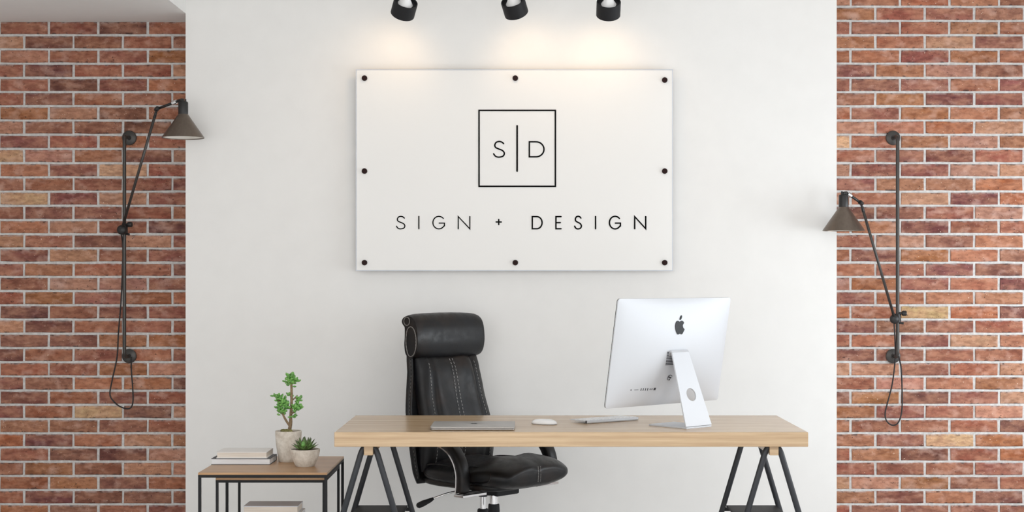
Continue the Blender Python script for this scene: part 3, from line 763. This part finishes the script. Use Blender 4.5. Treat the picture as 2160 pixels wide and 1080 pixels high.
bm.faces.new([bm.verts.new((x+.003, y+.012, .0147)) for x, y in pts]); bm.faces.new([bm.verts.new((.003+p.x*.03, .012+p.y*.03, .0147)) for p in catmull([(-.01,.54,0),(.02,.7,0),(.12,.82,0),(.22,.85,0),(.21,.72,0),(.12,.59,0)], 4, True)])
o = link('emblem', bm, M_logo, lp)

ms = thing('computer_mouse', 'low white computer mouse between the laptop and keyboard', 'mouse', ((1148-CX)*6.33/F, 6.33, .75), math.radians(63))
bm = bmesh.new(); rs = []
for i in range(16):
    u = i/15; z = .004+.018*math.sin(u*PI/2); k = math.cos(u*PI/2)**.6 if u < 1 else .02
    rs.append([Vector((sgnpow(math.cos(2*PI*j/40), .8)*.0285*k, sgnpow(math.sin(2*PI*j/40), .8)*.056*k, z)) for j in range(40)])
rings(bm, rs); link('shell', bm, M_white, ms, True)
bm = bmesh.new(); rings(bm, [[Vector((sgnpow(math.cos(2*PI*j/40), .8)*.0285*k, sgnpow(math.sin(2*PI*j/40), .8)*.056*k, z)) for j in range(40)] for k, z in ((.86, 0), (.97, .0015), (.985, .004))]); link('base', bm, M_alu, ms, True)

kb = thing('keyboard', 'slim silver keyboard with white keys in front of the monitor', 'keyboard', (.335, 6.475, .75), math.radians(37))
# local: -Y is the raised rear edge that faces the room, +Y the typing edge
bm = bmesh.new(); prof_k = [(.057, .0085), (.058, .0105), (-.057, .0138), (-.058, .0130), (-.058, .010), (.02, .0082)]
rings(bm, [[Vector((x, y, z)) for y, z in prof_k] for x in (-.140, .140)]); link('tray', bm, M_alu, kb)
bm = bmesh.new(); lathe(bm, [(0, -.14), (.0058, -.14), (.0068, -.138), (.0068, .138), (.0060, .14), (0, .14)], 20, at((0, -.0515, .0069), (1,0,0))); link('battery_tube', bm, M_alu, kb, True, 40)
bm = bmesh.new(); lathe(bm, [(0, 0), (.0055, 0), (.0055, .0008), (0, .0008)], 18, at((-.1402, -.0515, .0069), (-1,0,0))); link('tube_cap', bm, M_port, kb)
bm = bmesh.new(); sl = (.0138-.0105)/.115
for r_ in range(6):
    yk = -.047+r_*.0187; n = 14; hgt = .0075 if r_ else .0045
    for k in range(n):
        x0 = -.135+k*.0194
        if r_ == 5 and 4 <= k <= 8:
            if k > 4: continue
            x1 = x0+.0194*5-.003
        else: x1 = x0+.0164
        zt_ = .0110-sl*(yk)+.0008
        vv = box(bm, x0, x1, yk-hgt, yk+hgt, 0, .0022)
        for v_ in vv: v_.co.z += .01215-sl*v_.co.y-.0003
o = link('keys', bm, M_white, kb); o['kind'] = 'stuff'

# ---------------------------------------------------------------- nested side tables
ZT = .567
def side_table(name, label, x0, x1, y0, y1, zt, bar, shelf=None):
    t = thing(name, label, 'side table', ((x0+x1)/2, (y0+y1)/2, 0), 0, 'nested side tables')
    hx, hy = (x1-x0)/2, (y1-y0)/2
    link('tabletop', boxm(-hx, hx, -hy, hy, zt-.009, zt, .001), M_table_oak, t)
    zb_ = zt-.009
    bm = bmesh.new(); box(bm, -hx, hx, -hy, -hy+bar, zb_-bar, zb_); box(bm, -hx, hx, hy-bar, hy, zb_-bar, zb_)
    box(bm, -hx, -hx+bar, -hy+bar, hy-bar, zb_-bar, zb_); box(bm, hx-bar, hx, -hy+bar, hy-bar, zb_-bar, zb_)
    link('top_frame', bm, M_black, t)
    for sx_ in (-1, 1):
        for sy_ in (-1, 1):
            xa = sx_*hx-(bar if sx_ > 0 else 0); ya = sy_*hy-(bar if sy_ > 0 else 0)
            link('leg', boxm(xa, xa+bar, ya, ya+bar, 0, zb_-bar, .0008, 1), M_black, t)
        xa = sx_*hx-(bar if sx_ > 0 else 0); link('foot_rail', boxm(xa, xa+bar, -hy+bar, hy-bar, 0, bar), M_black, t)
    if shelf: link('shelf', boxm(-hx+bar, hx-bar, -hy, hy, shelf-.012, shelf), M_table_oak, t)
    return t
side_table('side_table', 'outer nesting side table with warm oak top and thin black frame', -1.319, -.798, 6.2, 6.78, ZT, .0115)
side_table('side_table', 'smaller inner nesting table tucked under the oak top, with a low shelf', -1.256, -.8115, 6.24, 6.735, ZT-.026, .0105, .275)

# ---------------------------------------------------------------- books
def book(label, x0, x1, y0, y1, z0, th, cover, page, board=.0025, rz=0, group=None):
    t = thing('book', label, 'book', ((x0+x1)/2, (y0+y1)/2, z0), rz, group)
    hx, hy = (x1-x0)/2, (y1-y0)/2
    bm = bmesh.new()
    box(bm, -hx, hx, -hy, hy, 0, board); box(bm, -hx, hx, -hy, hy, th-board, th); box(bm, -hx, hx, hy-.004, hy, board, th-board)
    link('cover', bm, cover, t)
    link('page_block', boxm(-hx+.0025, hx-.0025, -hy+.0025, hy-.004, board, th-board), page, t)
    return t
book('white book with charcoal covers, lower of the pair on the side table', -1.320+.0, -1.072, 6.465, 6.64, ZT, .0262, M_bookgrey, M_pagewhite, .0022, 0, 'books on the side table')
book('white covered book with cream pages, upper of the pair on the side table', -1.300, -1.087, 6.475, 6.635, ZT+.0262, .0265, M_bookwhite, M_cream, .0035, 0, 'books on the side table')
book('pale grey book with cream pages, topmost of the stack under the side table', -1.182, -.953, 6.45, 6.60, .363, .032, M_bookpale, M_cream, .003, 0, 'books on the lower shelf')
book('white book, second of the stack under the side table', -1.186, -.945, 6.44, 6.61, .318, .045, M_bookwhite, M_pagewhite, .003, 0, 'books on the lower shelf')
book('grey book at the bottom of the stack under the side table', -1.19, -.94, 6.43, 6.61, .2755, .042, M_bookgrey, M_pagewhite, .003, 0, 'books on the lower shelf')

# ---------------------------------------------------------------- potted plants
def pot(t, r0, r1, h, wall=.005):
    bm = bmesh.new(); pr = [(r0*.94, 0), (r0, .003)]
    for k in range(1, 9):
        u = k/8; pr.append((r0+(r1-r0)*(1-(1-u)**1.6), .003+(h-.003)*u))
    pr += [(r1-.0015, h+.0012), (r1-wall, h), (r1-wall-.001, h-.012), (0, h-.012)]
    lathe(bm, pr, 44, None); link('pot', bm, M_pot, t, True, 50)
    bm = bmesh.new(); lathe(bm, [(0, h-.0125), (r1-wall-.001, h-.0125), (r1-wall-.001, h-.006), ((r1-wall)*.5, h-.0025), (0, h-.002)], 30); link('soil', bm, M_soil, t, True)
jd = thing('potted_jade_plant', 'tall clay pot with a branching green jade plant on the side table', 'potted plant', ((608.5-CX)*6.585/F, 6.585, ZT))
pot(jd, .042, .0565, .131)
def leaf_mesh(name, L, wd, th, m, tip=.5, n=10, k=7):
    bm = bmesh.new(); rs = []
    for i in range(k+1):
        u = i/k; u2 = min(max(u, .015), .985); f = (math.sin(PI*u2**1.35))**.55*(.35+.65*min(1, u2*1.8)) if tip >= .5 else (math.sin(PI*u2**.62))**.85*(1-.25*u2)
        rs.append([Vector((L*u, wd/2*f*math.cos(2*PI*j/n), th/2*f*math.sin(2*PI*j/n)+.12*L*u*u)) for j in range(n)])
    rings(bm, rs); bmesh.ops.recalc_face_normals(bm, faces=bm.faces); me = bpy.data.meshes.new(name); bm.to_mesh(me); bm.free(); me.materials.append(m)
    for p in me.polygons: p.use_smooth = True
    return me
jl = [leaf_mesh('jade_leaf', L, wd, .0085, M_jade) for L, wd in ((.022, .0145), (.026, .0165), (.019, .013))]
def put_leaf(me, par, loc, d, roll=0):
    o = bpy.data.objects.new('leaf', me); C.objects.link(o); o.parent = par; o.location = loc
    o.rotation_mode = 'QUATERNION'; q = Vector(d).to_track_quat('X', 'Z'); o.rotation_quaternion = q @ Matrix.Rotation(roll, 3, 'X').to_quaternion()
s_ = 1/492.0
def jp(x, y, dy=0): return Vector(((x-608.5)*s_, dy, .131+(911-y)*s_))
stems = [
 [(610,912,0),(613,895,0),(613,880,.004),(615,850,0),(615,820,-.003),(614,805,0)],
 [(611,900,0),(605,890,-.008),(598,876,-.012),(592,855,-.012),(586,838,-.008)],
 [(614,876,0),(624,868,-.008),(632,862,-.010)],
 [(615,848,0),(621,842,.006),(627,836,.006)],
]
for i, st in enumerate(stems):
    pts = catmull([jp(*q) for q in st], 5); n_ = len(pts); r0 = (.0082, .0056, .004, .0034)[i]
    bm = bmesh.new(); tube(bm, pts, lambda k: r0*(1-.45*k/(n_-1)), 9); link('stem', bm, M_bark, jd, True)
rj = random.Random(5)
tufts = [(613,812,.0,.4,14,14),(600,850,-.016,.4,14,13),(600,868,-.014,.1,10,11),(628,858,-.012,.4,8,9),(613,800,0,.92,26,16),(606,806,-.01,.6,10,12),(622,808,.0,.6,12,12),(585,838,-.008,.8,14,11),(590,846,-.012,.6,14,12),(596,856,-.015,.6,18,13),(604,862,-.006,.5,14,12),(588,866,-.012,.3,10,10),(594,874,-.012,.2,8,10),(630,846,.006,.6,12,10),(634,862,-.010,.6,12,10),(624,868,-.010,.3,10,11),(618,880,-.006,.0,7,8),(612,838,.002,.4,4,6)]
stem_pts = [p for st in stems for p in catmull([jp(*q) for q in st], 8)]
for (x, y, dy, upw, n, spread) in tufts:
    tc_ = jp(x, y, dy); near = min(stem_pts, key=lambda p: (p-tc_).length+.3*max(0, p.z-tc_.z))
    if (tc_-near).length > .004:
        bm = bmesh.new(); tube(bm, [near, near.lerp(tc_, .5)+Vector((0, 0, -.002)), tc_], .0022, 7); link('stem', bm, M_bark, jd, True)
    for k in range(n):
        a = rj.uniform(0, 2*PI); el = rj.uniform(-.5, 1.2)*(.5+.5*upw)
        d = Vector((math.cos(a)*math.cos(el), math.sin(a)*math.cos(el)*.9, math.sin(el)+.25*upw)).normalized()
        c = jp(x+rj.uniform(-.28, .28)*spread, y+rj.uniform(-.32, .32)*spread, dy+rj.uniform(-.25, .25)*spread*s_)
        put_leaf(rj.choice(jl), jd, c, d, rj.uniform(-.5, .5))
for k in range(7):
    bm = bmesh.new(); a = rj.uniform(0, 2*PI); rr_ = rj.uniform(.008, .03); r_ = rj.uniform(.008, .012)
    bmesh.ops.create_icosphere(bm, subdivisions=2, radius=r_, matrix=Matrix.Translation((rr_*math.cos(a)-.004, rr_*math.sin(a)-.01, .131))); 
    for v_ in bm.verts: v_.co += Vector((rj.uniform(-1,1), rj.uniform(-1,1), rj.uniform(-1,1)))*.0008
    link('pebble', bm, M_moss, jd, True)

ro = thing('potted_succulent', 'small round clay pot with a dark-tipped succulent rosette, in front of the taller pot', 'potted plant', ((643.5-CX)*6.42/F, 6.42, ZT))
pot(ro, .040, .0625, .071)
rl = [leaf_mesh('rosette_leaf', .056, .027, .011, M_rosette, .2, 10, 9), leaf_mesh('rosette_leaf', .052, .027, .012, M_rosette, .2, 10, 9), leaf_mesh('rosette_leaf', .048, .023, .013, M_rosette, .2, 10, 9)]
rr5 = random.Random(9)
for ring_, (n, el, mi, z) in enumerate(((9, 20, 0, .068), (8, 38, 0, .070), (7, 54, 1, .071), (5, 68, 1, .072), (3, 80, 2, .073))):
    for k in range(n):
        a = 2*PI*(k+.5*(ring_ % 2))/n+rr5.uniform(-.12, .12); e_ = math.radians(el+rr5.uniform(-6, 6))
        put_leaf(rl[mi], ro, Vector((.006*math.cos(a), .006*math.sin(a), z)), (math.cos(a)*math.cos(e_), math.sin(a)*math.cos(e_), math.sin(e_)))
bm = bmesh.new(); rs = [[Vector((.0095*math.sin(PI*u**.8)**.8*math.cos(2*PI*j/14)-.004, .0095*math.sin(PI*u**.8)**.8*math.sin(2*PI*j/14)-.03, .082+.026*u)) for j in range(14)] for u in (.02,.1,.25,.4,.55,.7,.85,.95,.99)]
rings(bm, rs); o = link('bud', bm, M_jade, ro, True); o['label'] = 'pale green round bud'
